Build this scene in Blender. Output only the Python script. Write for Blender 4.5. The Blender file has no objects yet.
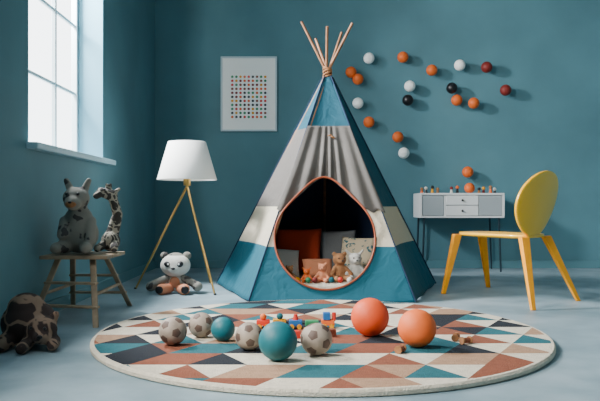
import bpy, bmesh, math, random
from mathutils import Vector, Matrix, Euler
random.seed(7)
scene = bpy.context.scene
COL = scene.collection
pi = math.pi

# ---------------------------------------------------------------- materials
def lin(c):
    return tuple(((x/255)/12.92 if x/255 <= 0.04045 else ((x/255+0.055)/1.055)**2.4) for x in c)

def mat(name, rgb, rough=0.7, metal=0.0, bump=0.0, bscale=60, var=0.0, vscale=3.0, sheen=0.0, rgb2=None, coat=0.0, bdist=0.01):
    m = bpy.data.materials.new(name); m.use_nodes = True
    nt = m.node_tree; b = nt.nodes['Principled BSDF']
    c = lin(rgb)
    b.inputs['Roughness'].default_value = rough
    b.inputs['Metallic'].default_value = metal
    if sheen: b.inputs['Sheen Weight'].default_value = sheen
    if coat: b.inputs['Coat Weight'].default_value = coat
    tc = nt.nodes.new('ShaderNodeTexCoord')
    n = nt.nodes.new('ShaderNodeTexNoise'); n.inputs['Scale'].default_value = vscale
    n.inputs['Detail'].default_value = 6
    nt.links.new(tc.outputs['Object'], n.inputs['Vector'])
    r = nt.nodes.new('ShaderNodeValToRGB')
    if rgb2 is None:
        a = tuple(x*(1-var) for x in c); d = tuple(min(1, x*(1+var)) for x in c)
    else:
        a = c; d = lin(rgb2)
    r.color_ramp.elements[0].position = 0.35; r.color_ramp.elements[1].position = 0.65
    r.color_ramp.elements[0].color = (*a, 1); r.color_ramp.elements[1].color = (*d, 1)
    nt.links.new(n.outputs['Fac'], r.inputs['Fac'])
    nt.links.new(r.outputs['Color'], b.inputs['Base Color'])
    if bump:
        n2 = nt.nodes.new('ShaderNodeTexNoise'); n2.inputs['Scale'].default_value = bscale
        n2.inputs['Detail'].default_value = 4
        nt.links.new(tc.outputs['Object'], n2.inputs['Vector'])
        bp = nt.nodes.new('ShaderNodeBump'); bp.inputs['Strength'].default_value = bump
        bp.inputs['Distance'].default_value = bdist
        nt.links.new(n2.outputs['Fac'], bp.inputs['Height'])
        nt.links.new(bp.outputs['Normal'], b.inputs['Normal'])
    return m

def spotted(name, base, spot, scale=9, thr=0.38, rough=0.9, thin=False):
    m = bpy.data.materials.new(name); m.use_nodes = True
    nt = m.node_tree; b = nt.nodes['Principled BSDF']; b.inputs['Roughness'].default_value = rough
    tc = nt.nodes.new('ShaderNodeTexCoord')
    n = nt.nodes.new('ShaderNodeTexNoise'); n.inputs['Scale'].default_value = scale*0.9; n.inputs['Detail'].default_value = 2
    nt.links.new(tc.outputs['Object'], n.inputs['Vector'])
    mx = nt.nodes.new('ShaderNodeMix'); mx.data_type = 'VECTOR'; mx.inputs['Factor'].default_value = 0.12
    nt.links.new(tc.outputs['Object'], mx.inputs[4]); nt.links.new(n.outputs['Color'], mx.inputs[5])
    v = nt.nodes.new('ShaderNodeTexVoronoi'); v.inputs['Scale'].default_value = scale
    if thin: v.feature = 'DISTANCE_TO_EDGE'
    nt.links.new(mx.outputs[1], v.inputs['Vector'])
    r = nt.nodes.new('ShaderNodeValToRGB')
    e = r.color_ramp.elements
    e[0].position = thr; e[1].position = thr+0.05
    e[0].color = (*lin(spot), 1); e[1].color = (*lin(base), 1)
    nt.links.new(v.outputs['Distance'], r.inputs['Fac'])
    nt.links.new(r.outputs['Color'], b.inputs['Base Color'])
    return m

def banded(name, bands, rough=0.85):
    m = bpy.data.materials.new(name); m.use_nodes = True
    nt = m.node_tree; b = nt.nodes['Principled BSDF']; b.inputs['Roughness'].default_value = rough
    tc = nt.nodes.new('ShaderNodeTexCoord')
    sp = nt.nodes.new('ShaderNodeSeparateXYZ'); nt.links.new(tc.outputs['Object'], sp.inputs[0])
    dv = nt.nodes.new('ShaderNodeMath'); dv.operation = 'DIVIDE'; dv.inputs[1].default_value = 2.0
    nt.links.new(sp.outputs['Z'], dv.inputs[0])
    r = nt.nodes.new('ShaderNodeValToRGB'); r.color_ramp.interpolation = 'CONSTANT'
    e = r.color_ramp.elements
    e[0].position = 0; e[0].color = (*lin(bands[0][1]), 1)
    e[1].position = bands[1][0]/2; e[1].color = (*lin(bands[1][1]), 1)
    for z, c in bands[2:]:
        k = e.new(z/2); k.color = (*lin(c), 1)
    nt.links.new(dv.outputs[0], r.inputs['Fac'])
    nt.links.new(r.outputs['Color'], b.inputs['Base Color'])
    n2 = nt.nodes.new('ShaderNodeTexNoise'); n2.inputs['Scale'].default_value = 7
    n2.inputs['Detail'].default_value = 5; n2.inputs['Distortion'].default_value = 0.6
    nt.links.new(tc.outputs['Object'], n2.inputs['Vector'])
    bp = nt.nodes.new('ShaderNodeBump'); bp.inputs['Strength'].default_value = 0.5
    bp.inputs['Distance'].default_value = 0.035
    nt.links.new(n2.outputs['Fac'], bp.inputs['Height']); nt.links.new(bp.outputs['Normal'], b.inputs['Normal'])
    return m

WALL = (84, 128, 139)
M_wall = mat('wall_paint', WALL, 0.75, var=0.12, vscale=1.3, bump=0.05, bscale=40)
M_trim = mat('trim_paint', (88, 132, 142), 0.6)
M_sill = mat('sill_paint', (160, 196, 208), 0.5)
M_reveal = mat('reveal_paint', (92, 142, 160), 0.7)
M_floor = mat('concrete_floor', (116, 139, 149), 0.45, rgb2=(152, 171, 180), vscale=2.6, bump=0.15, bscale=22)
M_ceil = mat('ceiling_paint', (140, 155, 160), 0.8)
M_white = mat('white_paint', (240, 240, 236), 0.5)
M_paper = mat('poster_paper', (252, 252, 248), 0.6)
M_frame = mat('window_frame_paint', (190, 208, 214), 0.5)
M_cream = mat('cream_wool', (216, 206, 186), 0.95, bump=0.8, bscale=130, var=0.08, vscale=30, bdist=.015)
M_navy = mat('navy_wool', (8, 19, 32), 0.95, bump=0.8, bscale=130, var=0.1, vscale=30, bdist=.015)
M_teal = mat('teal_wool', (22, 94, 104), 0.95, bump=0.8, bscale=130, var=0.1, vscale=30, bdist=.015)
M_coral = mat('brown_wool', (134, 74, 50), 0.95, bump=0.8, bscale=130, var=0.1, vscale=30, bdist=.015)
M_must = mat('mustard_wool', (226, 156, 16), 0.95, bump=0.8, bscale=130, var=0.1, vscale=30, bdist=.015)
M_tanw = mat('tan_wool', (168, 132, 104), 0.95, bump=0.8, bscale=130, var=0.1, vscale=30, bdist=.015)
M_brass = mat('brass', (208, 166, 96), 0.3, metal=0.9)
M_shade = mat('lamp_shade_fabric', (246, 246, 242), 0.85)
M_wood = mat('pale_wood', (146, 126, 102), 0.6, var=0.2, vscale=14)
M_pole = mat('pole_wood', (150, 106, 74), 0.6, var=0.25, vscale=18)
M_yellow = mat('yellow_plastic', (255, 190, 0), 0.32, coat=0.3)
M_yleg = mat('yellow_stained_wood', (250, 162, 0), 0.45, var=.08, vscale=12)
M_copper = mat('copper_trim', (150, 72, 40), 0.5)
M_grayfab = mat('grey_canvas', (98, 94, 90), 0.9, bump=0.3, bscale=90, var=0.08, vscale=5)
M_black = mat('black_plastic', (18, 18, 22), 0.4)
M_red = mat('dark_red', (120, 30, 24), 0.6)
M_orange = mat('orange_matte', (222, 100, 30), 0.6)
M_coralball = mat('coral_rubber', (226, 84, 34), 0.6, var=0.05, bump=0.1, bscale=60)
M_orangeball = mat('orange_rubber', (236, 108, 42), 0.6, var=0.05, bump=0.1, bscale=60)
M_tealball = mat('teal_rubber', (14, 104, 114), 0.55, bump=0.1, bscale=60)
M_ballA = mat('football_beige', (156, 142, 128), 0.6, var=.18, vscale=22)
M_ballB = mat('football_brown', (92, 72, 62), 0.6, var=.2, vscale=22)
M_metal = mat('dark_metal', (40, 60, 70), 0.4, metal=0.6)
M_deskw = mat('desk_white', (220, 222, 222), 0.5)
M_deskg = mat('desk_grey', (160, 168, 172), 0.5)
M_rust = mat('rust_cushion', (190, 64, 26), 0.9, bump=0.3, bscale=80)
M_tan = mat('tan_plush', (158, 110, 72), 0.95, bump=0.5, bscale=120, var=0.2, vscale=30)
M_blue = mat('toy_blue', (30, 96, 160), 0.5)
M_green = mat('toy_green', (44, 130, 84), 0.5)
M_tred = mat('toy_red', (204, 46, 30), 0.5)
M_peach = mat('peach_plush', (206, 134, 98), 0.9)
M_whitep = mat('white_plush', (206, 204, 196), 0.95, bump=0.5, bscale=120)
M_greyspot = spotted('grey_spotted_plush', (128, 126, 118), (66, 64, 64), 13, 0.27, 0.95)
M_giraffe = spotted('giraffe_plush', (56, 54, 52), (160, 154, 140), 17, 0.07, 0.95, thin=True)
M_brownspot = spotted('brown_patched_plush', (48, 36, 34), (126, 104, 88), 11, 0.07, 0.95, thin=True)

# ---------------------------------------------------------------- mesh helpers
def obj_from_bm(name, bm, mats, smooth=True):
    me = bpy.data.meshes.new(name); bm.normal_update(); bm.to_mesh(me); bm.free()
    for m in (mats if isinstance(mats, (list, tuple)) else [mats]): me.materials.append(m)
    if smooth:
        for p in me.polygons: p.use_smooth = True
    o = bpy.data.objects.new(name, me); COL.objects.link(o)
    return o

def box(name, lo, hi, m, bevel=0.0):
    bm = bmesh.new(); bmesh.ops.create_cube(bm, size=1)
    lo = Vector(lo); hi = Vector(hi); c = (lo+hi)/2; s = hi-lo
    for v in bm.verts: v.co = Vector((v.co.x*s.x, v.co.y*s.y, v.co.z*s.z)) + c
    o = obj_from_bm(name, bm, m, False)
    if bevel:
        b = o.modifiers.new('bevel', 'BEVEL'); b.width = bevel; b.segments = 3
    return o

def sphere(name, c, r, m, seg=32, rot=0):
    if not isinstance(r, (tuple, list)): r = (r, r, r)
    bm = bmesh.new(); bmesh.ops.create_uvsphere(bm, u_segments=seg, v_segments=seg//2+2, radius=1)
    R = Matrix.Rotation(rot, 3, 'Y')
    for v in bm.verts: v.co = R @ Vector((v.co.x*r[0], v.co.y*r[1], v.co.z*r[2])) + Vector(c)
    return obj_from_bm(name, bm, m)

def football(name, c, r, rot, ma, mb):
    bm = bmesh.new(); bmesh.ops.create_icosphere(bm, subdivisions=1, radius=1)
    V = [v.co.copy().normalized() for v in bm.verts]; F = [[v.index for v in f.verts] for f in bm.faces]; bm.free()
    bm = bmesh.new(); vd = {}
    def vt(i, j):
        if (i, j) not in vd: vd[(i, j)] = bm.verts.new(V[i].lerp(V[j], 1/3))
        return vd[(i, j)]
    for a, b, d in F:
        f = bm.faces.new((vt(a, b), vt(b, a), vt(b, d), vt(d, b), vt(d, a), vt(a, d))); f.material_index = 0
    for i in range(12):
        nb = [j for (p, j) in list(vd) if p == i]
        ax = V[i]; t = (V[nb[0]]-ax*ax.dot(V[nb[0]])).normalized(); s = ax.cross(t)
        nb.sort(key=lambda j: math.atan2(V[j].dot(s), V[j].dot(t)))
        f = bm.faces.new([vt(i, j) for j in nb]); f.material_index = 1
    bmesh.ops.poke(bm, faces=bm.faces[:])
    bmesh.ops.subdivide_edges(bm, edges=bm.edges[:], cuts=5, use_grid_fill=True)
    R = Euler(rot).to_matrix()
    for v in bm.verts: v.co = R @ (v.co.normalized()*r) + Vector(c)
    bmesh.ops.recalc_face_normals(bm, faces=bm.faces)
    return obj_from_bm(name, bm, [ma, mb])

def tube_into(bm, p1, p2, r1, r2, seg=16, mi=0):
    p1 = Vector(p1); p2 = Vector(p2); d = (p2-p1).normalized()
    q = d.to_track_quat('Z', 'Y').to_matrix()
    a = []; b = []
    for i in range(seg):
        t = 2*pi*i/seg; u = q @ Vector((math.cos(t), math.sin(t), 0))
        a.append(bm.verts.new(p1+u*r1)); b.append(bm.verts.new(p2+u*r2))
    for i in range(seg):
        f = bm.faces.new((a[i], a[(i+1) % seg], b[(i+1) % seg], b[i])); f.material_index = mi
    f = bm.faces.new(a[::-1]); f.material_index = mi
    f = bm.faces.new(b); f.material_index = mi

def tube(name, p1, p2, r1, m, r2=None, seg=16, smooth=True):
    bm = bmesh.new(); tube_into(bm, p1, p2, r1, r1 if r2 is None else r2, seg)
    o = obj_from_bm(name, bm, m, smooth)
    if smooth:
        e = o.modifiers.new('es', 'EDGE_SPLIT'); e.split_angle = 0.8
    return o

def curve(name, pts, r, m, cyclic=False):
    cu = bpy.data.curves.new(name, 'CURVE'); cu.dimensions = '3D'
    cu.bevel_depth = r; cu.bevel_resolution = 3
    s = cu.splines.new('POLY'); s.points.add(len(pts)-1)
    for p, q in zip(s.points, pts): p.co = (*q, 1)
    s.use_cyclic_u = cyclic
    cu.materials.append(m)
    o = bpy.data.objects.new(name, cu); COL.objects.link(o)
    return o

def group(name, loc, parts):
    e = bpy.data.objects.new(name, None); e.empty_display_size = 0.1
    e.location = loc; COL.objects.link(e)
    for p in parts:
        p.parent = e; p.matrix_parent_inverse = Matrix.Translation(-Vector(loc))
    return e

def blob(name, prims, m, voxel=0.009, smooth_it=6):
    bm = bmesh.new()
    def ell(c, r):
        g = bmesh.ops.create_icosphere(bm, subdivisions=3, radius=1)
        for v in g['verts']: v.co = Vector((v.co.x*r[0], v.co.y*r[1], v.co.z*r[2])) + Vector(c)
    for p in prims:
        if p[0] == 'e': ell(p[1], p[2])
        else:
            a = Vector(p[1]); b = Vector(p[2]); r1, r2 = p[3], p[4]
            n = max(3, int((b-a).length/(min(r1, r2)*0.35))+1)
            for i in range(n+1):
                t = i/n; r = r1+(r2-r1)*t; ell(a.lerp(b, t), (r, r, r))
    o = obj_from_bm(name, bm, m)
    rm = o.modifiers.new('remesh', 'REMESH'); rm.mode = 'VOXEL'; rm.voxel_size = voxel; rm.use_smooth_shade = True
    sm = o.modifiers.new('smooth', 'SMOOTH'); sm.factor = 0.5; sm.iterations = smooth_it
    return o

def pillow(name, c, w, h, t, rot, m):
    bm = bmesh.new(); N = 18; R = Euler(rot).to_matrix(); g = {}
    for side in (1, -1):
        for i in range(N+1):
            for j in range(N+1):
                u = -1+2*i/N; v = -1+2*j/N
                th = t*((1-u**4)*(1-v**4))**0.5
                x = u*w*(1-0.06*(1-v*v)*abs(u)**6); z = v*h*(1-0.06*(1-u*u)*abs(v)**6)
                if side == -1 and (i in (0, N) or j in (0, N)): g[(side, i, j)] = g[(1, i, j)]; continue
                g[(side, i, j)] = bm.verts.new(R @ Vector((x, side*th, z)) + Vector(c))
        for i in range(N):
            for j in range(N):
                q = [g[(side, i, j)], g[(side, i+1, j)], g[(side, i+1, j+1)], g[(side, i, j+1)]]
                if side == 1: q = q[::-1]
                bm.faces.new(q)
    return obj_from_bm(name, bm, m)

# ---------------------------------------------------------------- room shell
XL, XR, YB, YF, ZC = -1.61, 4.4, 7.55, -1.6, 3.4
box('floor', (XL-0.25, YF-0.2, -0.1), (XR+0.2, YB+0.2, 0), M_floor)
box('ceiling', (XL-0.25, YF-0.2, ZC), (XR+0.2, YB+0.2, ZC+0.1), M_ceil)
box('wall_back', (XL-0.25, YB, 0), (XR+0.2, YB+0.2, ZC), M_wall)
box('wall_right', (XR, YF, 0), (XR+0.2, YB, ZC), M_wall)
box('wall_front', (XL-0.25, YF-0.2, 0), (XR+0.2, YF, ZC), M_wall)
W1 = (4.03, 5.56); W2 = (0.7, 2.7); WZ = (1.06, 3.05)  # W2 is an added opening out of view, for the side fill
parts = []
def wl(n, y0, y1, z0, z1): parts.append(box(n, (XL-0.25, y0, z0), (XL, y1, z1), M_wall))
wl('below', YF, YB, 0, WZ[0]); wl('above', YF, YB, WZ[1], ZC)
wl('near', YF, W2[0], *WZ); wl('pier', W2[1], W1[0], *WZ); wl('far', W1[1], YB, *WZ)
bm = bmesh.new()
for o in parts: bm.from_mesh(o.data)
for o in parts: bpy.data.objects.remove(o)
obj_from_bm('wall_left', bm, M_wall, False)

def window(name, y0, y1, z0, z1, vbars, hbars):
    x0, x1 = XL-0.245, XL-0.20
    ps = []
    fw = 0.045
    ps.append(box('frame_near', (x0, y0, z0), (x1, y0+fw, z1), M_frame, .004))
    ps.append(box('frame_far', (x0, y1-fw, z0), (x1, y1, z1), M_frame, .004))
    ps.append(box('frame_bottom', (x0, y0+fw, z0), (x1, y1-fw, z0+fw), M_frame, .004))
    ps.append(box('frame_top', (x0, y0+fw, z1-fw), (x1, y1-fw, z1), M_frame, .004))
    for i, y in enumerate(vbars): ps.append(box('mullion_%d' % i, (x0+.008, y-.016, z0+fw), (x1-.008, y+.016, z1-fw), M_frame, .003))
    for i, z in enumerate(hbars): ps.append(box('glazing_bar_%d' % i, (x0+.012, y0+fw, z-.012), (x1-.012, y1-fw, z+.012), M_frame, .003))
    ps.append(box('reveal_far', (XL-0.199, y1-.004, z0), (XL-.001, y1, z1), M_reveal))
    ps.append(box('sill', (XL-0.2, y0+.005, z0), (XL, y1-.005, z0+.012), M_sill))
    ps.append(box('sill_nose', (XL+.001, y0-0.04, z0-0.03), (XL+0.07, y1+0.14, z0+.012), M_sill, .006))
    group(name, (XL-0.1, (y0+y1)/2, z0), ps)
window('window_1', *W1, *WZ, (4.54, 5.07), (1.60, 2.15, 2.6))
window('added_window', *W2, *WZ, (1.37, 2.03), (1.60, 2.15, 2.6))  # made-up window out of view, put in so fill light can enter
box('baseboard_back', (XL+.018, YB-.018, 0), (XR, YB, .085), M_trim, .004)
box('baseboard_left', (XL, YF, 0), (XL+.018, YB, .085), M_trim, .004)

# ---------------------------------------------------------------- rug
RC = Vector((0.11, 3.645)); RR = 1.182; RH = 0.03
bm = bmesh.new()
NC = 128
circ = [Vector((RC.x+(RR-.02)*math.cos(2*pi*i/NC), RC.y+(RR-.02)*math.sin(2*pi*i/NC))) for i in range(NC)]
def clip(poly):
    out = poly
    for i in range(NC):
        a = circ[i]; b = circ[(i+1) % NC]; e = b-a
        f = lambda p: e.x*(p.y-a.y)-e.y*(p.x-a.x)
        src = out; out = []
        for k in range(len(src)):
            p, q = src[k], src[(k+1) % len(src)]; fp, fq = f(p), f(q)
            if fp >= 0: out.append(p)
            if (fp >= 0) != (fq >= 0): out.append(p.lerp(q, fp/(fp-fq)))
        if len(out) < 3: return []
    return out
rm = [M_cream, M_navy, M_teal, M_coral, M_must, M_tanw]
S = 0.25; H = 0.22
rr = random.Random(52)
rows = int(2*RR/H)+3; cols = int(2*RR/S)+4
def addp(tri, c):
    pl = clip(tri)
    if len(pl) < 3: return
    vs = [bm.verts.new((p.x, p.y, RH)) for p in pl]
    try:
        f = bm.faces.new(vs); f.material_index = c
    except Exception: pass
for j in range(rows):
    y0 = RC.y-RR-0.05+j*H; y1 = y0+H
    lastc = 0
    for i in range(cols):
        xb = RC.x-RR-0.4+i*S+(j % 2)*S/2
        c = rr.choices([1, 2, 3, 5, 4], [34, 26, 28, 8, 3])[0]
        while c == lastc: c = rr.choices([1, 2, 3, 5], [34, 26, 28, 8])[0]
        lastc = c
        if rr.random() < .30:
            if rr.random() < .25: c = 0
            addp([Vector((xb, y0)), Vector((xb+S, y0)), Vector((xb+S*1.5, y1)), Vector((xb+S/2, y1))], c)
        else:
            addp([Vector((xb, y0)), Vector((xb+S, y0)), Vector((xb+S/2, y1))], c)
            addp([Vector((xb+S, y0)), Vector((xb+S*1.5, y1)), Vector((xb+S/2, y1))], 0 if rr.random() < .80 else rr.choice([1, 2, 3, 5]))
prof = [(RR-.02, RH), (RR-.008, RH-.001), (RR, RH-.010), (RR, 0.006), (RR-.006, 0.001)]
rings = []
for r, z in prof:
    rings.append([bm.verts.new((RC.x+r*math.cos(2*pi*i/NC), RC.y+r*math.sin(2*pi*i/NC), z)) for i in range(NC)])
for a, b in zip(rings, rings[1:]):
    for i in range(NC): bm.faces.new((a[i], b[i], b[(i+1) % NC], a[(i+1) % NC]))
bm.faces.new(rings[-1][::-1])
obj_from_bm('round_rug', bm, rm, False)

# ---------------------------------------------------------------- tent
TC = Vector((0.23, 5.69, 0)); TR = 1.02; AZ = 1.85; FT = 1.765
TEAL = (14, 90, 108); TEALD = (20, 82, 100); GREY = (104, 100, 96); CRM = (204, 194, 172)
M_tfront = banded('tent_cloth_front', [(0, TEAL), (.385, CRM), (.68, GREY), (1.33, TEALD)])
M_tright = banded('tent_cloth_right', [(0, TEAL), (.385, CRM), (.68, TEALD), (1.33, TEALD)])
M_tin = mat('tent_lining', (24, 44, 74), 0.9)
ang = [-126, -54, 18, 90, 162]
base = [TC+Vector((TR*math.cos(math.radians(a)), TR*math.sin(math.radians(a)), 0)) for a in ang]
apex = TC+Vector((0, 0, AZ))
F_OFF = TR*math.sin(math.radians(54)); HW0 = TR*math.cos(math.radians(54))
OX = -.045
def hw(z): return HW0*(1-z/AZ)
def fpt(s, z, off=0.0):
    k = max(0.0, 1-(abs(s)/max(hw(z), 1e-3))**2)
    sag = 0.035*math.sin(pi*min(1, max(0, z/FT)))*k
    return Vector((TC.x+s, TC.y-F_OFF*(1-z/AZ)+sag-off, z))
def opening(a):
    sn = math.sin(a); x = .375*math.cos(a)
    z = .465 + (.375*sn if sn < 0 else .34*sn+.11*sn**8)
    return x+OX, z
tp = []
bm = bmesh.new()
N = 240; C0 = (OX, .465)
outer = [(-hw(0), 0.005), (hw(0), 0.005), (hw(FT), FT), (-hw(FT), FT)]
def hit(dx, dz):
    best = None
    for i in range(4):
        ax, az = outer[i]; bx, bz = outer[(i+1) % 4]
        ex, ez = bx-ax, bz-az
        den = dx*ez-dz*ex
        if abs(den) < 1e-9: continue
        t = ((ax-C0[0])*ez-(az-C0[1])*ex)/den
        u = ((ax-C0[0])*dz-(az-C0[1])*dx)/den
        if t > 0 and -1e-6 <= u <= 1+1e-6 and (best is None or t < best): best = t
    return (C0[0]+dx*best, C0[1]+dz*best)
inn = [opening(2*pi*i/N) for i in range(N)]
out = [hit(p[0]-C0[0], p[1]-C0[1]) for p in inn]
for c in outer:
    k = min(range(N), key=lambda i: (out[i][0]-c[0])**2+(out[i][1]-c[1])**2); out[k] = c
NR = 16; g = []
for r in range(NR+1):
    t = r/NR
    g.append([bm.verts.new(fpt(inn[i][0]*(1-t)+out[i][0]*t, inn[i][1]*(1-t)+out[i][1]*t)) for i in range(N)])
for r in range(NR):
    for i in range(N):
        bm.faces.new((g[r][i], g[r][(i+1) % N], g[r+1][(i+1) % N], g[r+1][i]))
bmesh.ops.recalc_face_normals(bm, faces=bm.faces)
if sum(f.normal.y for f in bm.faces) > 0: bmesh.ops.reverse_faces(bm, faces=bm.faces)
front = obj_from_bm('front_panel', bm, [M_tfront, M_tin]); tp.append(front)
def side_panel(name, A, B, m):
    bm = bmesh.new(); n1 = 24; n2 = 40; gg = []
    nrm = ((A+B)/2-TC); nrm.z = 0; nrm.normalize()
    for j in range(n2+1):
        v = j/n2*(FT/AZ); row = []
        for i in range(n1+1):
            u = i/n1
            p = A.lerp(B, u).lerp(apex, v)
            p = p-nrm*(0.045*math.sin(pi*u)*math.sin(pi*min(1, v*1.0)*.9+.1)*(1-v**6))
            p.z = max(p.z, .005) + (0.006*math.sin(u*14) + .006 if j == 0 else 0)
            row.append(bm.verts.new(p))
        gg.append(row)
    for j in range(n2):
        for i in range(n1): bm.faces.new((gg[j][i], gg[j][i+1], gg[j+1][i+1], gg[j+1][i]))
    bm.normal_update()
    if sum(f.normal.dot(nrm) for f in bm.faces) < 0: bmesh.ops.reverse_faces(bm, faces=bm.faces)
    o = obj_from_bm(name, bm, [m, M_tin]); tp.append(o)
side_panel('panel_right', base[1], base[2], M_tright)
side_panel('panel_rear_right', base[2], base[3], M_tright)
side_panel('panel_rear_left', base[3], base[4], M_tfront)
side_panel('panel_left', base[4], base[0], M_tfront)
for o in tp:
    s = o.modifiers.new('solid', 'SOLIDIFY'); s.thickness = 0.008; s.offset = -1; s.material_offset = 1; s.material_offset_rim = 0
bm = bmesh.new(); nu, nv = 140, 36; gg = []
for j in range(nv+1):
    v = j/nv; row = []
    for i in range(nu+1):
        u = -1+2*i/nu
        sb = u*.392
        ca = min(1, abs(sb-OX)/.375)
        sn = math.sqrt(max(0, 1-ca*ca))
        zb = .465+.34*sn+.11*sn**8
        zb = max(zb-.004, .655+.012*math.sin(u*30))
        zt = 1.335
        z = zt+(zb-zt)*v
        s = u*hw(z)*(1.01+.05*v*v)
        off = .010+(0.006+.036*v)*(0.5+0.5*math.sin(u*21+math.sin(u*5)*1.5+v*1.2))*(1-abs(u)**8)+.04*v*math.sin(pi*v)
        row.append(bm.verts.new(fpt(s, z, off)))
    gg.append(row)
for j in range(nv):
    for i in range(nu): bm.faces.new((gg[j][i], gg[j][i+1], gg[j+1][i+1], gg[j+1][i]))
fl = obj_from_bm('door_flap', bm, M_grayfab); tp.append(fl)
s = fl.modifiers.new('solid', 'SOLIDIFY'); s.thickness = 0.004; s.offset = 0
tp.append(curve('doorway_piping', [fpt(*opening(2*pi*i/N), .055 if math.sin(2*pi*i/N) > .5 else .012+.043*max(0, math.sin(2*pi*i/N))*2) for i in range(N)], .008, M_copper, True))
for k, (a) in enumerate(base):
    tp.append(curve('seam_%d' % k, [a.lerp(apex, t/10*FT/AZ)+Vector((0, 0, .008)) for t in range(11)], .005, M_tin))
for k, a in enumerate(base):
    rad = Vector((math.cos(math.radians(ang[k])), math.sin(math.radians(ang[k])), 0))
    off = Vector((-rad.y, rad.x, 0))*.008
    b0 = a-rad*.034
    tgt = apex-rad*.024+off
    L = [1.18, 1.15, 1.20, 1.16, 1.19][k]
    tp.append(tube('pole_%d' % k, b0, b0.lerp(tgt, L), .015, M_pole, .011))
for k in range(6):
    tp.append(curve('lashing_%d' % k, [apex+Vector((.034*math.cos(t*pi/8), .034*math.sin(t*pi/8), -.085+k*.016+.012*math.sin(t*pi/8+k))) for t in range(16)], .007, M_tan, True))
tp.append(sphere('bird_badge_body', fpt(.03, 1.24, .045), (.02, .006, .009), M_tan, 16, .5))
tp.append(sphere('bird_badge_wing', fpt(.005, 1.255, .045), (.018, .005, .006), M_tan, 16, -.4))
group('teepee_tent', TC, tp)

def P(x, y, z): return Vector((x, y, z))
o = box('floor_mattress', (-.30, 5.02, .005), (.70, 6.15, .12), M_cream, .04)
pillow('rust_cushion', P(-.02, 5.70, .32), .20, .19, .07, (-.25, 0, -.1), M_rust)
pillow('white_cushion', P(-.13, 5.40, .24), .13, .12, .05, (-.45, .1, .25), M_whitep)
pillow('grey_cushion', P(.32, 5.80, .31), .17, .18, .06, (-.2, 0, .1), mat('grey_cushion', (110, 114, 116), .9, bump=.3, bscale=80))
pillow('patterned_cushion', P(.46, 5.47, .29), .15, .16, .05, (-.35, 0, -.45), spotted('patterned_cushion', (206, 190, 160), (70, 110, 118), 22, .25))
pillow('peach_cushion', P(.14, 5.38, .20), .12, .08, .05, (-.5, 0, .1), M_peach)

pile = []
def teddy(name, c, s, m, yaw=0, ears='round', mdark=M_black):
    c = Vector(c); R = Matrix.Rotation(yaw, 3, 'Z')
    def q(x, y, z): return c+R@Vector((x*s, y*s, z*s))
    pr = [('e', q(0, 0, .30), (.22*s, .2*s, .28*s)), ('e', q(0, -.02, .72), (.23*s, .21*s, .21*s)),
          ('c', q(-.17, -.05, .45), q(-.34, -.2, .24), .08*s, .075*s), ('c', q(.17, -.05, .45), q(.34, -.2, .24), .08*s, .075*s),
          ('c', q(-.12, -.05, .12), q(-.24, -.40, .10), .11*s, .10*s), ('c', q(.12, -.05, .12), q(.24, -.40, .10), .11*s, .10*s),
          ('e', q(0, -.2, .66), (.09*s, .09*s, .075*s))]
    if ears == 'round':
        pr += [('e', q(-.18, 0, .9), (.085*s, .05*s, .085*s)), ('e', q(.18, 0, .9), (.085*s, .05*s, .085*s))]
    else:
        pr += [('c', q(-.14, 0, .85), q(-.3, 0, 1.02), .06*s, .04*s), ('c', q(.14, 0, .85), q(.3, 0, 1.02), .06*s, .04*s)]
    ps = [blob(name+'_body', pr, m, max(.0035, .03*s))]
    ps.append(sphere(name+'_eye_left', q(-.09, -.20, .77), .025*s, mdark, 12))
    ps.append(sphere(name+'_eye_right', q(.09, -.20, .77), .025*s, mdark, 12))
    ps.append(sphere(name+'_nose', q(0, -.285, .69), (.035*s, .02*s, .025*s), mdark, 12))
    pile.extend(ps)
teddy('bear_a', (.30, 5.18, .12), .23, M_tan, .3)
teddy('bear_b', (.17, 5.12, .12), .15, M_peach, -.2)
teddy('bear_c', (-.08, 5.14, .12), .13, M_tan, .4)
teddy('bunny_a', (.42, 5.22, .12), .23, M_whitep, .2, 'long')
teddy('bunny_b', (.05, 5.10, .12), .11, M_orange, 0, 'long')
teddy('bear_d', (-.19, 5.20, .12), .12, M_peach, .3)
for i, (x, m) in enumerate([(-.13, M_blue), (-.02, M_must), (.11, M_red), (.235, M_teal), (.37, M_whitep), (.30, M_tred), (.06, M_green)]):
    pile.append(sphere('small_ball_%d' % i, (x, 5.055+.01*(i % 2), .142), .022, m, 16))
group('plush_toy_pile', (.12, 5.12, .12), pile)

# ---------------------------------------------------------------- floor lamp
hub = Vector((-.93, 5.6, .90)); ps = []
def lathe(name, c, prof, m, seg=64):
    bm = bmesh.new(); rs = []
    for r, z in prof: rs.append([bm.verts.new((c[0]+r*math.cos(2*pi*i/seg), c[1]+r*math.sin(2*pi*i/seg), c[2]+z)) for i in range(seg)])
    for a, b in zip(rs, rs[1:]):
        for i in range(seg): bm.faces.new((a[i], a[(i+1) % seg], b[(i+1) % seg], b[i]))
    bmesh.ops.recalc_face_normals(bm, faces=bm.faces)
    return obj_from_bm(name, bm, m)
ps.append(lathe('shade', (-.93, 5.6, 0), [(.238, .908), (.243, .905), (.244, .91), (.155, 1.218), (.151, 1.22), (.149, 1.216), (.238, .908)], M_shade))
feet = [(-1.37, 5.66, 0), (-.66, 5.28, 0), (-.80, 6.10, 0)]
for i, f in enumerate(feet):
    top = hub+Vector(((f[0]-hub.x)*-.03, (f[1]-hub.y)*-.03, -.02))
    ps.append(tube('leg_%d' % (i+1), f, top, .008, M_brass, .010))
    ps.append(sphere('foot_%d' % (i+1), (f[0], f[1], .008), (.013, .013, .008), M_black, 12))
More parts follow.
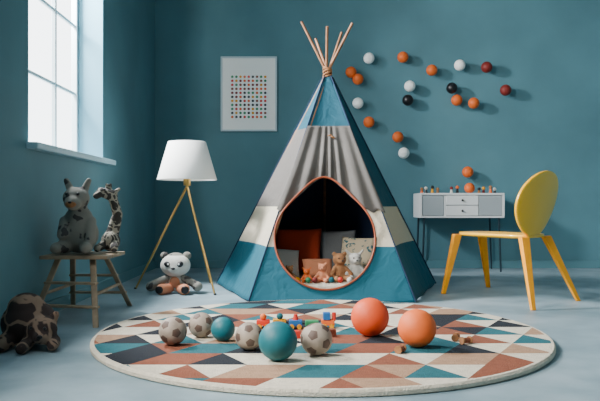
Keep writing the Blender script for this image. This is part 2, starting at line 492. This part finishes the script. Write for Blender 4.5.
ps.append(tube('hub', hub+Vector((0, 0, -.04)), hub+Vector((0, 0, .02)), .03, M_brass))
ps.append(tube('stem', hub, hub+Vector((0, 0, .15)), .01, M_brass))
ps.append(sphere('bulb', hub+Vector((0, 0, .19)), (.035, .035, .05), M_white, 20))
for i in range(3):
    a = 2*pi*i/3; ps.append(tube('spider_%d' % i, hub+Vector((0, 0, .10)), hub+Vector((.20*math.cos(a), .20*math.sin(a), .10)), .003, M_brass, seg=8))
group('floor_lamp', (-.93, 5.6, 0), ps)

# ---------------------------------------------------------------- raccoon-like plush by lamp
def plush_raccoon(c, s):
    c = Vector(c); q = lambda x, y, z: c+Vector((x*s, y*s, z*s))
    ps = [blob('torso', [('e', q(0, 0, .24), (.2*s, .17*s, .22*s))], M_whitep),
          blob('head', [('e', q(0, -.03, .64), (.35*s, .28*s, .27*s)), ('e', q(0, -.25, .56), (.15*s, .08*s, .10*s))], M_whitep),
          blob('arms', [('c', q(-.2, -.06, .34), q(-.50, -.18, .20), .09*s, .10*s), ('c', q(.2, -.06, .34), q(.50, -.18, .20), .09*s, .10*s)], M_greyspot),
          blob('leg_left', [('c', q(-.12, -.1, .12), q(-.26, -.36, .12), .11*s, .13*s)], M_peach),
          blob('leg_right', [('c', q(.12, -.1, .12), q(.26, -.36, .12), .11*s, .13*s)], M_peach),
          sphere('sole_left', q(-.29, -.47, .125), (.09*s, .03*s, .09*s), M_black, 16),
          sphere('sole_right', q(.29, -.47, .125), (.09*s, .03*s, .09*s), M_black, 16),
          sphere('paw_left', q(-.53, -.2, .17), (.12*s, .11*s, .11*s), M_greyspot, 16),
          sphere('paw_right', q(.53, -.2, .17), (.12*s, .11*s, .11*s), M_greyspot, 16),
          sphere('ear_left', q(-.26, 0, .86), (.10*s, .06*s, .09*s), M_greyspot, 16),
          sphere('ear_right', q(.26, 0, .86), (.10*s, .06*s, .09*s), M_greyspot, 16),
          sphere('crown', q(0, -.0, .80), (.22*s, .20*s, .13*s), M_greyspot, 24),
          sphere('patch_left', q(-.14, -.268, .68), (.085*s, .04*s, .065*s), M_black, 16, .5),
          sphere('patch_right', q(.14, -.268, .68), (.085*s, .04*s, .065*s), M_black, 16, -.5),
          sphere('eye_left', q(-.12, -.305, .685), .022*s, M_white, 12),
          sphere('eye_right', q(.12, -.305, .685), .022*s, M_white, 12),
          sphere('nose', q(0, -.335, .59), (.05*s, .025*s, .03*s), M_black, 12),
          sphere('belly_patch', q(0, -.15, .26), (.12*s, .04*s, .13*s), M_peach, 16)]
    group('plush_raccoon', c, ps)
plush_raccoon((-.99, 5.42, 0), .345)

# ---------------------------------------------------------------- poster
ps = []
x0, x1, z0, z1 = -.877, -.255, 1.515, 2.343; yb = YB-.004
fr = .018
for n, lo, hi in [('left', (x0, z0), (x0+fr, z1)), ('right', (x1-fr, z0), (x1, z1)), ('bottom', (x0+fr, z0), (x1-fr, z0+fr)), ('top', (x0+fr, z1-fr), (x1-fr, z1))]:
    ps.append(box('frame_'+n, (lo[0], yb-.03, lo[1]), (hi[0], yb, hi[1]), M_frame, .002))
ps.append(box('paper', (x0+fr, yb-.014, z0+fr), (x1-fr, yb-.008, z1-fr), M_paper))
bm = bmesh.new(); cs = [M_tred, M_orange, M_must, M_green, M_black, M_red, M_coral]
cx0, cx1, cz0, cz1 = -.75, -.385, 1.675, 2.12
for i in range(9):
    for j in range(11):
        cx = cx0+(cx1-cx0)*i/8; cz = cz0+(cz1-cz0)*j/10; k = rr.randrange(7)
        vs = [bm.verts.new((cx+.0145*math.cos(2*pi*t/14), yb-.0155, cz+.0145*math.sin(2*pi*t/14))) for t in range(14)]
        f = bm.faces.new(vs); f.material_index = k
ps.append(obj_from_bm('printed_dots', bm, cs, False))
group('framed_poster', ((x0+x1)/2, yb, z0), ps)

# ---------------------------------------------------------------- wall balls
wb = [(351, 72, 'o'), (358, 79, 'o'), (369, 58, 'w'), (403, 57, 'o'), (432, 70, 'o'), (460, 65, 'w'), (487, 67, 'r'), (410, 86, 'w'), (408, 100, 'k'),
      (452, 88, 'k'), (457, 100, 'o'), (474, 103, 'o'), (506, 90, 'r'), (358, 103, 'w'), (369, 122, 'o'), (398, 137, 'o'), (404, 153, 'w'), (468, 172, 'o')]
mm = {'o': M_orange, 'w': M_paper, 'r': M_red, 'k': M_black}
ps = []
for i, (a, b, k) in enumerate(wb):
    # wall grid: 11 mm per unit, measured from the room's centre line and eye height
    ps.append(sphere('pom_pom_%d' % i, ((a-300)*.01094, YB-.10, .7+(205-b)*.01094), .061, mm[k], 28))
    ps.append(tube('peg_%d' % i, ((a-300)*.01094, YB-.05, .7+(205-b)*.01094), ((a-300)*.01094, YB-.001, .7+(205-b)*.01094), .008, M_white))
group('wall_pom_poms', (1.4, YB, 1.9), ps)

# ---------------------------------------------------------------- desk
ps = []
dx0, dx1, dy0, dy1, dz0, dz1 = 1.25, 2.13, 7.08, 7.50, .565, .825
ps.append(box('top', (dx0, dy0, dz1-.022), (dx1, dy1, dz1), M_deskw, .004))
ps.append(box('bottom', (dx0, dy0, dz0), (dx1, dy1, dz0+.02), M_deskw, .004))
ps.append(box('side_left', (dx0, dy0, dz0+.02), (dx0+.022, dy1, dz1-.022), M_deskw))
ps.append(box('side_right', (dx1-.022, dy0, dz0+.02), (dx1, dy1, dz1-.022), M_deskw))
ps.append(box('back', (dx0+.022, dy1-.02, dz0+.02), (dx1-.022, dy1, dz1-.022), M_deskg))
ps.append(box('divider', (1.50, dy0+.01, dz0+.02), (1.52, dy1-.02, dz1-.022), M_deskw))
ps.append(box('drawer_left', (dx0+.026, dy0+.006, dz0+.024), (1.497, dy0+.03, dz1-.026), M_deskg, .004))
ps.append(box('drawer_upper', (1.524, dy0+.002, .70), (1.86, dy0+.03, dz1-.026), M_deskw, .004))
ps.append(box('drawer_lower', (1.524, dy0+.002, dz0+.024), (1.86, dy0+.03, .694), M_deskw, .004))
ps.append(box('drawer_right', (1.866, dy0+.006, dz0+.024), (dx1-.026, dy0+.03, dz1-.026), M_deskg, .004))
for x, z in [(1.69, .75), (1.69, .64)]:
    ps.append(sphere('knob', (x, dy0-.008, z), .012, M_black, 16))
for x, sx in [(dx0+.05, -.02), (dx1-.05, .02)]:
    for y in (dy0+.03, dy1-.04):
        ps.append(tube('leg', (x+sx, y, 0), (x, y, dz0), .009, M_metal, .011))
group('desk', (1.69, 7.3, 0), ps)
ps = []
tc_ = [M_orange, M_black, M_must, M_tan, M_whitep, M_black, M_tan, M_red]
for i, x in enumerate([1.29, 1.335, 1.40, 1.46, 1.60, 1.67, 1.89, 1.95, 2.01, 2.07]):
    m = tc_[i % 8]; y = 7.2+.03*math.sin(i*3); hh = .030+.02*((i*7) % 3)/2
    ps.append(tube('peg_body_%d' % i, (x, y, dz1), (x, y, dz1+hh), .018, m, .010))
    ps.append(sphere('peg_head_%d' % i, (x, y, dz1+hh+.013), .018, tc_[(i+3) % 8], 16))
ps.append(sphere('desk_ball', (1.80, 7.22, dz1+.055), .055, M_orange))
group('peg_doll_set', (1.69, 7.2, dz1), ps)

# ---------------------------------------------------------------- yellow chair
ps = []
sz = .485
Ft = [(1.13, 5.36), (1.55, 4.52), (2.03, 4.96), (1.60, 5.78)]
Tp = [(1.22, 5.28), (1.56, 4.74), (1.80, 4.98), (1.47, 5.50)]
def taper_leg(name, a, b, w1, w2, yaw, m):
    bm = bmesh.new(); ring = []
    for (p, w) in ((Vector(a), w1), (Vector(b), w2)):
        r = []
        for sx, sy in ((-1, -1), (1, -1), (1, 1), (-1, 1)):
            v = Matrix.Rotation(yaw, 3, 'Z') @ Vector((sx*w, sy*w*.7, 0)); r.append(bm.verts.new(p+v))
        ring.append(r)
    for i in range(4): bm.faces.new((ring[0][i], ring[0][(i+1) % 4], ring[1][(i+1) % 4], ring[1][i]))
    bm.faces.new(ring[0][::-1]); bm.faces.new(ring[1])
    o = obj_from_bm(name, bm, m, False)
    b_ = o.modifiers.new('b', 'BEVEL'); b_.width = .005; b_.segments = 3
    return o
for i in range(4):
    ps.append(taper_leg('leg_%d' % (i+1), (*Ft[i], 0), (*Tp[i], sz-.01), .017, .033, 0.3, M_yleg))
A, B, C, D = [Vector((*t, 0)) for t in Tp]
bm = bmesh.new(); n = 28; topg = []; botg = []
def seat_pt(u, v):
    r = max(abs(u), abs(v))
    if r > 0:
        l = math.hypot(u, v); k = (abs(u/l)**5+abs(v/l)**5)**(-1/5)
        uu, vv = u/l*k*r, v/l*k*r
    else: uu = vv = 0
    uu *= 1.07; vv *= 1.07
    a, b = (uu+1)/2, (vv+1)/2
    p = (A*(1-a)+D*a)*(1-b)+(B*(1-a)+C*a)*b
    return p, r
for i in range(n+1):
    rt, rb = [], []
    for j in range(n+1):
        p, r = seat_pt(-1+2*i/n, -1+2*j/n)
        edge = r**6
        rt.append(bm.verts.new((p.x, p.y, sz+.012-.018*(1-r*r)-.006*edge)))
        rb.append(bm.verts.new((p.x*1, p.y*1, sz-.022+.006*edge-.01*(1-r*r))))
    topg.append(rt); botg.append(rb)
for i in range(n):
    for j in range(n):
        bm.faces.new((topg[i][j], topg[i+1][j], topg[i+1][j+1], topg[i][j+1]))
        bm.faces.new((botg[i][j], botg[i][j+1], botg[i+1][j+1], botg[i+1][j]))
bd = [(i, 0) for i in range(n)]+[(n, j) for j in range(n)]+[(i, n) for i in range(n, 0, -1)]+[(0, j) for j in range(n, 0, -1)]
for k in range(len(bd)):
    a, b = bd[k], bd[(k+1) % len(bd)]
    bm.faces.new((topg[a[0]][a[1]], botg[a[0]][a[1]], botg[b[0]][b[1]], topg[b[0]][b[1]]))
bmesh.ops.recalc_face_normals(bm, faces=bm.faces)
ps.append(obj_from_bm('seat', bm, M_yellow))
mid = (B+C)/2; wdir = (C-B).normalized(); out_d = (mid-(A+D)/2).normalized()
bm = bmesh.new(); rings = []
NRr, NAa = 14, 56
for r in range(NRr+1):
    t = r/NRr; row = []
    for k in range(NAa):
        a = 2*pi*k/NAa
        zz = math.sin(a)*t; xx = math.cos(a)*t
        wdt = .290*(1+.12*zz-.06*zz*zz)
        z = sz+.222+.235*zz
        lean = .0+.10*(zz+1)/2
        curl = .04*(xx*xx)
        p = mid+wdir*(xx*wdt+.035*zz-.02)+out_d*(lean-curl+.005)
        row.append(bm.verts.new((p.x, p.y, z)))
        if r == 0: break
    rings.append(row)
for k in range(NAa): bm.faces.new((rings[0][0], rings[1][k], rings[1][(k+1) % NAa]))
for r in range(1, NRr):
    for k in range(NAa): bm.faces.new((rings[r][k], rings[r+1][k], rings[r+1][(k+1) % NAa], rings[r][(k+1) % NAa]))
bk = obj_from_bm('backrest', bm, M_yellow); s = bk.modifiers.new('s', 'SOLIDIFY'); s.thickness = .022; s.offset = 0
b_ = bk.modifiers.new('b', 'BEVEL'); b_.width = .006; b_.segments = 2; b_.limit_method = 'ANGLE'; b_.angle_limit = 1.0
ps.append(bk)
group('chair', (1.55, 5.1, 0), ps)

# ---------------------------------------------------------------- wooden A-frame step stool with plush animals
ps = []
sf = [(-1.165, 3.88), (-1.18, 4.72), (-1.575, 3.98), (-1.575, 4.72)]
st = [(-1.27, 4.17), (-1.27, 4.43), (-1.48, 4.17), (-1.48, 4.43)]
ps.append(box('seat_plank_front', (-1.57, 4.09, .372), (-1.16, 4.205, .394), M_wood, .004))
ps.append(box('seat_plank_middle', (-1.57, 4.215, .372), (-1.16, 4.385, .394), M_wood, .004))
ps.append(box('seat_plank_rear', (-1.57, 4.395, .372), (-1.16, 4.51, .394), M_wood, .004))
for i in range(4): ps.append(taper_leg('leg_%d' % (i+1), (*sf[i], 0), (*st[i], .374), .016, .018, 0, M_wood))
def lerp2(i, t): return Vector((*sf[i], 0)).lerp(Vector((*st[i], .374)), t)
def slat(name, p1, p2):
    d = (p2-p1).normalized()*.02; a = p1-d; b = p2+d
    s = box(name, (-.5*(b-a).length, -.022, -.007), (.5*(b-a).length, .022, .007), M_wood, .003)
    s.location = (a+b)/2; s.rotation_euler = (b-a).to_track_quat('X', 'Z').to_euler()
    return s
for k, (a, b, t) in enumerate([(0, 2, .28), (1, 3, .28), (0, 2, .62), (1, 3, .62)]):
    ps.append(slat('step_%d' % k, lerp2(a, t), lerp2(b, t)))
for k, (a, b, t) in enumerate([(0, 1, .45), (2, 3, .45)]):
    ps.append(tube('rung_%d' % k, lerp2(a, t), lerp2(b, t), .010, M_wood))
group('step_stool', (-1.37, 4.3, 0), ps)

c = Vector((-1.385, 4.27, .398))
q = lambda x, y, z: c+Vector((x, y, z))
ps = [blob('body', [('e', q(0, 0, .12), (.120, .10, .12)), ('e', q(0, -.01, .2), (.092, .08, .10)),
                    ('c', q(0, -.01, .25), q(-.005, -.03, .33), .06, .055),
                    ('e', q(-.005, -.045, .345), (.082, .08, .070)), ('e', q(-.005, -.11, .315), (.052, .055, .044)),
                    ('c', q(-.045, -.02, .39), q(-.075, -.02, .455), .026, .018), ('c', q(.035, -.02, .39), q(.065, -.02, .455), .026, .018),
                    ('c', q(-.08, -.03, .20), q(-.07, -.11, .12), .035, .032), ('c', q(.08, -.03, .20), q(.10, -.10, .08), .035, .032),
                    ('c', q(-.06, -.05, .045), q(-.09, -.16, .040), .042, .036), ('c', q(.06, -.05, .045), q(.09, -.16, .040), .042, .036)], M_greyspot, .008, 4),
      sphere('eye_left', q(-.04, -.118, .37), .010, M_black, 12), sphere('eye_right', q(.03, -.118, .37), .010, M_black, 12),
      sphere('muzzle', q(-.005, -.140, .31), (.036, .026, .026), M_tan, 20),
      sphere('nostril', q(-.005, -.165, .318), (.012, .006, .008), M_black, 10)]
group('plush_rabbit', c, ps)
c = Vector((-1.225, 4.40, .398))
ps = [blob('body', [('e', q(0, 0, .07), (.06, .075, .068)), ('c', q(.0, .02, .1), q(.04, .02, .24), .045, .032), ('c', q(.04, .02, .24), q(.01, 0, .36), .032, .028),
                    ('c', q(.01, 0, .36), q(-.045, -.05, .385), .036, .030), ('c', q(-.045, -.05, .385), q(-.065, -.09, .36), .030, .022),
                    ('c', q(.02, 0, .38), q(.055, 0, .405), .014, .012), ('c', q(0, 0, .38), q(.0, 0, .435), .010, .009), ('c', q(-.02, -.01, .39), q(-.025, -.01, .435), .010, .009),
                    ('c', q(-.03, -.03, .05), q(-.055, -.10, .028), .028, .025), ('c', q(.03, -.03, .05), q(.05, -.10, .028), .028, .025)], M_giraffe, .007, 3),
      sphere('eye_left', q(-.058, -.055, .405), .008, M_black, 10), sphere('eye_right', q(-.02, -.07, .40), .008, M_black, 10)]
group('plush_giraffe', c, ps)
# patched plush slumped on the floor, head resting on its paws
c = Vector((-1.33, 3.36, 0))
ps = [blob('body', [('e', q(-.02, .03, .115), (.135, .13, .115)), ('e', q(-.03, .02, .19), (.09, .09, .075)),
                    ('e', q(.075, -.06, .095), (.075, .075, .068)), ('e', q(.10, -.12, .07), (.042, .042, .036)),
                    ('c', q(.03, -.03, .15), q(.015, -.05, .175), .026, .020), ('c', q(.115, -.02, .14), q(.135, -.03, .165), .024, .018),
                    ('c', q(-.08, -.05, .05), q(-.09, -.14, .035), .045, .036), ('c', q(.02, -.10, .035), q(.03, -.19, .030), .032, .028),
                    ('c', q(.13, -.04, .035), q(.155, -.13, .028), .032, .026)], M_brownspot, .008, 5),
      sphere('eye_left', q(.05, -.125, .115), .008, M_black, 12), sphere('eye_right', q(.115, -.125, .112), .008, M_black, 12),
      sphere('nose', q(.105, -.160, .078), (.014, .009, .010), M_black, 12)]
group('plush_dog', c, ps)

# ---------------------------------------------------------------- balls and toys on rug
def rball(x, y, r, m): sphere('toy_ball', (x, y, RH+r), r, m, 48)
rball(-.095, 2.93, .084, M_tealball)
rball(.358, 3.478, .0972, M_coralball)
rball(.552, 3.208, .0896, M_orangeball)
rball(-.379, 3.35, .059, M_tealball)
for x, y, r, e in [(-.608, 3.254, .067, (.3, .5, .1)), (-.50, 3.44, .0632, (1.1, .2, .8)), (-.235, 3.14, .0647, (.7, 1.3, .3)), (.0735, 3.035, .0715, (.2, .9, 1.4))]:
    football('football', (x, y, RH+r), r, e, M_ballA, M_ballB)
ps = []
cols = [M_tred, M_must, M_blue, M_green, M_orange]
for i in range(5):
    x = -.20+i*.088; y = 3.70+.02*math.sin(i*1.7)
    ps.append(box('wagon_%d' % i, (x-.036, y-.024, RH+.016), (x+.036, y+.024, RH+.046), cols[i], .004))
    for sx in (-.02, .02):
        for sy in (-.028, .028):
            ps.append(tube('wheel', (x+sx, y+sy-.004, RH+.013), (x+sx, y+sy+.004, RH+.013), .013, M_black if i % 2 else M_must, seg=20))
    if i < 4: ps.append(tube('coupling', (x+.034, y, RH+.025), (x+.056, y, RH+.025), .004, M_black, seg=8))
ps.append(box('cab', (.125, 3.68, RH+.046), (.165, 3.73, RH+.085), M_blue, .004))
ps.append(tube('chimney', (.185, 3.70, RH+.040), (.185, 3.70, RH+.085), .009, M_tred, .012))
ps.append(sphere('cargo_1', (-.20, 3.70, RH+.062), .018, M_orange, 16)); ps.append(sphere('cargo_2', (-.11, 3.715, RH+.062), .018, M_teal, 16))
ps.append(tube('cargo_3', (-.024, 3.70, RH+.045), (-.024, 3.70, RH+.075), .016, M_tred, .010))
group('toy_train', (0, 3.7, RH), ps)
ps = []
for i, (x, y, m, rz) in enumerate([(-.02, 3.42, M_tred, .3), (.04, 3.50, M_must, -.2), (-.09, 3.52, M_green, .7), (.11, 3.38, M_blue, .1), (-.16, 3.44, M_whitep, .2), (.16, 3.47, M_coral, .5), (-.27, 3.56, M_tan, .5)]):
    b = box('block_%d' % i, (-.019, -.019, 0), (.019, .019, .038), m, .003); b.location = (x, y, RH); b.rotation_euler = (0, 0, rz); ps.append(b)
e = group('toy_blocks', (0, 0, 0), ps)
def roller(x, y, yaw):
    a = Vector((x, y, RH+.018)); d = Vector((math.cos(yaw), math.sin(yaw), 0))*.022
    ps = [tube('barrel', a-d, a+d, .013, M_coral, .013), tube('end_left', a-d*1.3, a-d*.9, .018, M_tan), tube('end_right', a+d*.9, a+d*1.3, .018, M_tan)]
    group('wooden_roller', a, ps)
roller(.77, 3.36, 1.2); roller(.455, 3.08, 1.0); roller(.80, 3.28, .5)

# ---------------------------------------------------------------- lights
def area(name, loc, tgt, sx, sy, power, col):
    l = bpy.data.lights.new(name, 'AREA'); l.shape = 'RECTANGLE'; l.size = sx; l.size_y = sy; l.energy = power; l.color = col
    o = bpy.data.objects.new(name, l); COL.objects.link(o); o.location = loc
    o.rotation_euler = (Vector(tgt)-Vector(loc)).to_track_quat('-Z', 'Y').to_euler(); return o
area('window_1_daylight', (-2.5, 5.1, 2.95), (1.8, 6.8, 1.2), .55, .55, 540, (.98, .99, 1))
area('added_side_fill', (-2.3, 1.6, 2.5), (.8, 4.8, .6), 1.1, 1.1, 300, (1, .95, .88))  # added fill lamp shining through the made-up second window
area('added_overhead_fill', (1.2, .6, 3.3), (1.0, 4.0, .5), 1.6, 1.6, 16, (1, .96, .9))  # added soft fill from above the camera, no actual fixture there
w = bpy.data.worlds.new('World'); scene.world = w; w.use_nodes = True
w.node_tree.nodes['Background'].inputs[0].default_value = (.90, .96, 1, 1)
w.node_tree.nodes['Background'].inputs[1].default_value = 6

# ---------------------------------------------------------------- camera
cam = bpy.data.cameras.new('camera'); co = bpy.data.objects.new('camera', cam); COL.objects.link(co)
co.location = (0, 0, .7); co.rotation_euler = (pi/2, 0, 0)
cam.sensor_width = 36; cam.lens = 40.8; cam.shift_y = .0075; cam.clip_start = .05
scene.camera = co
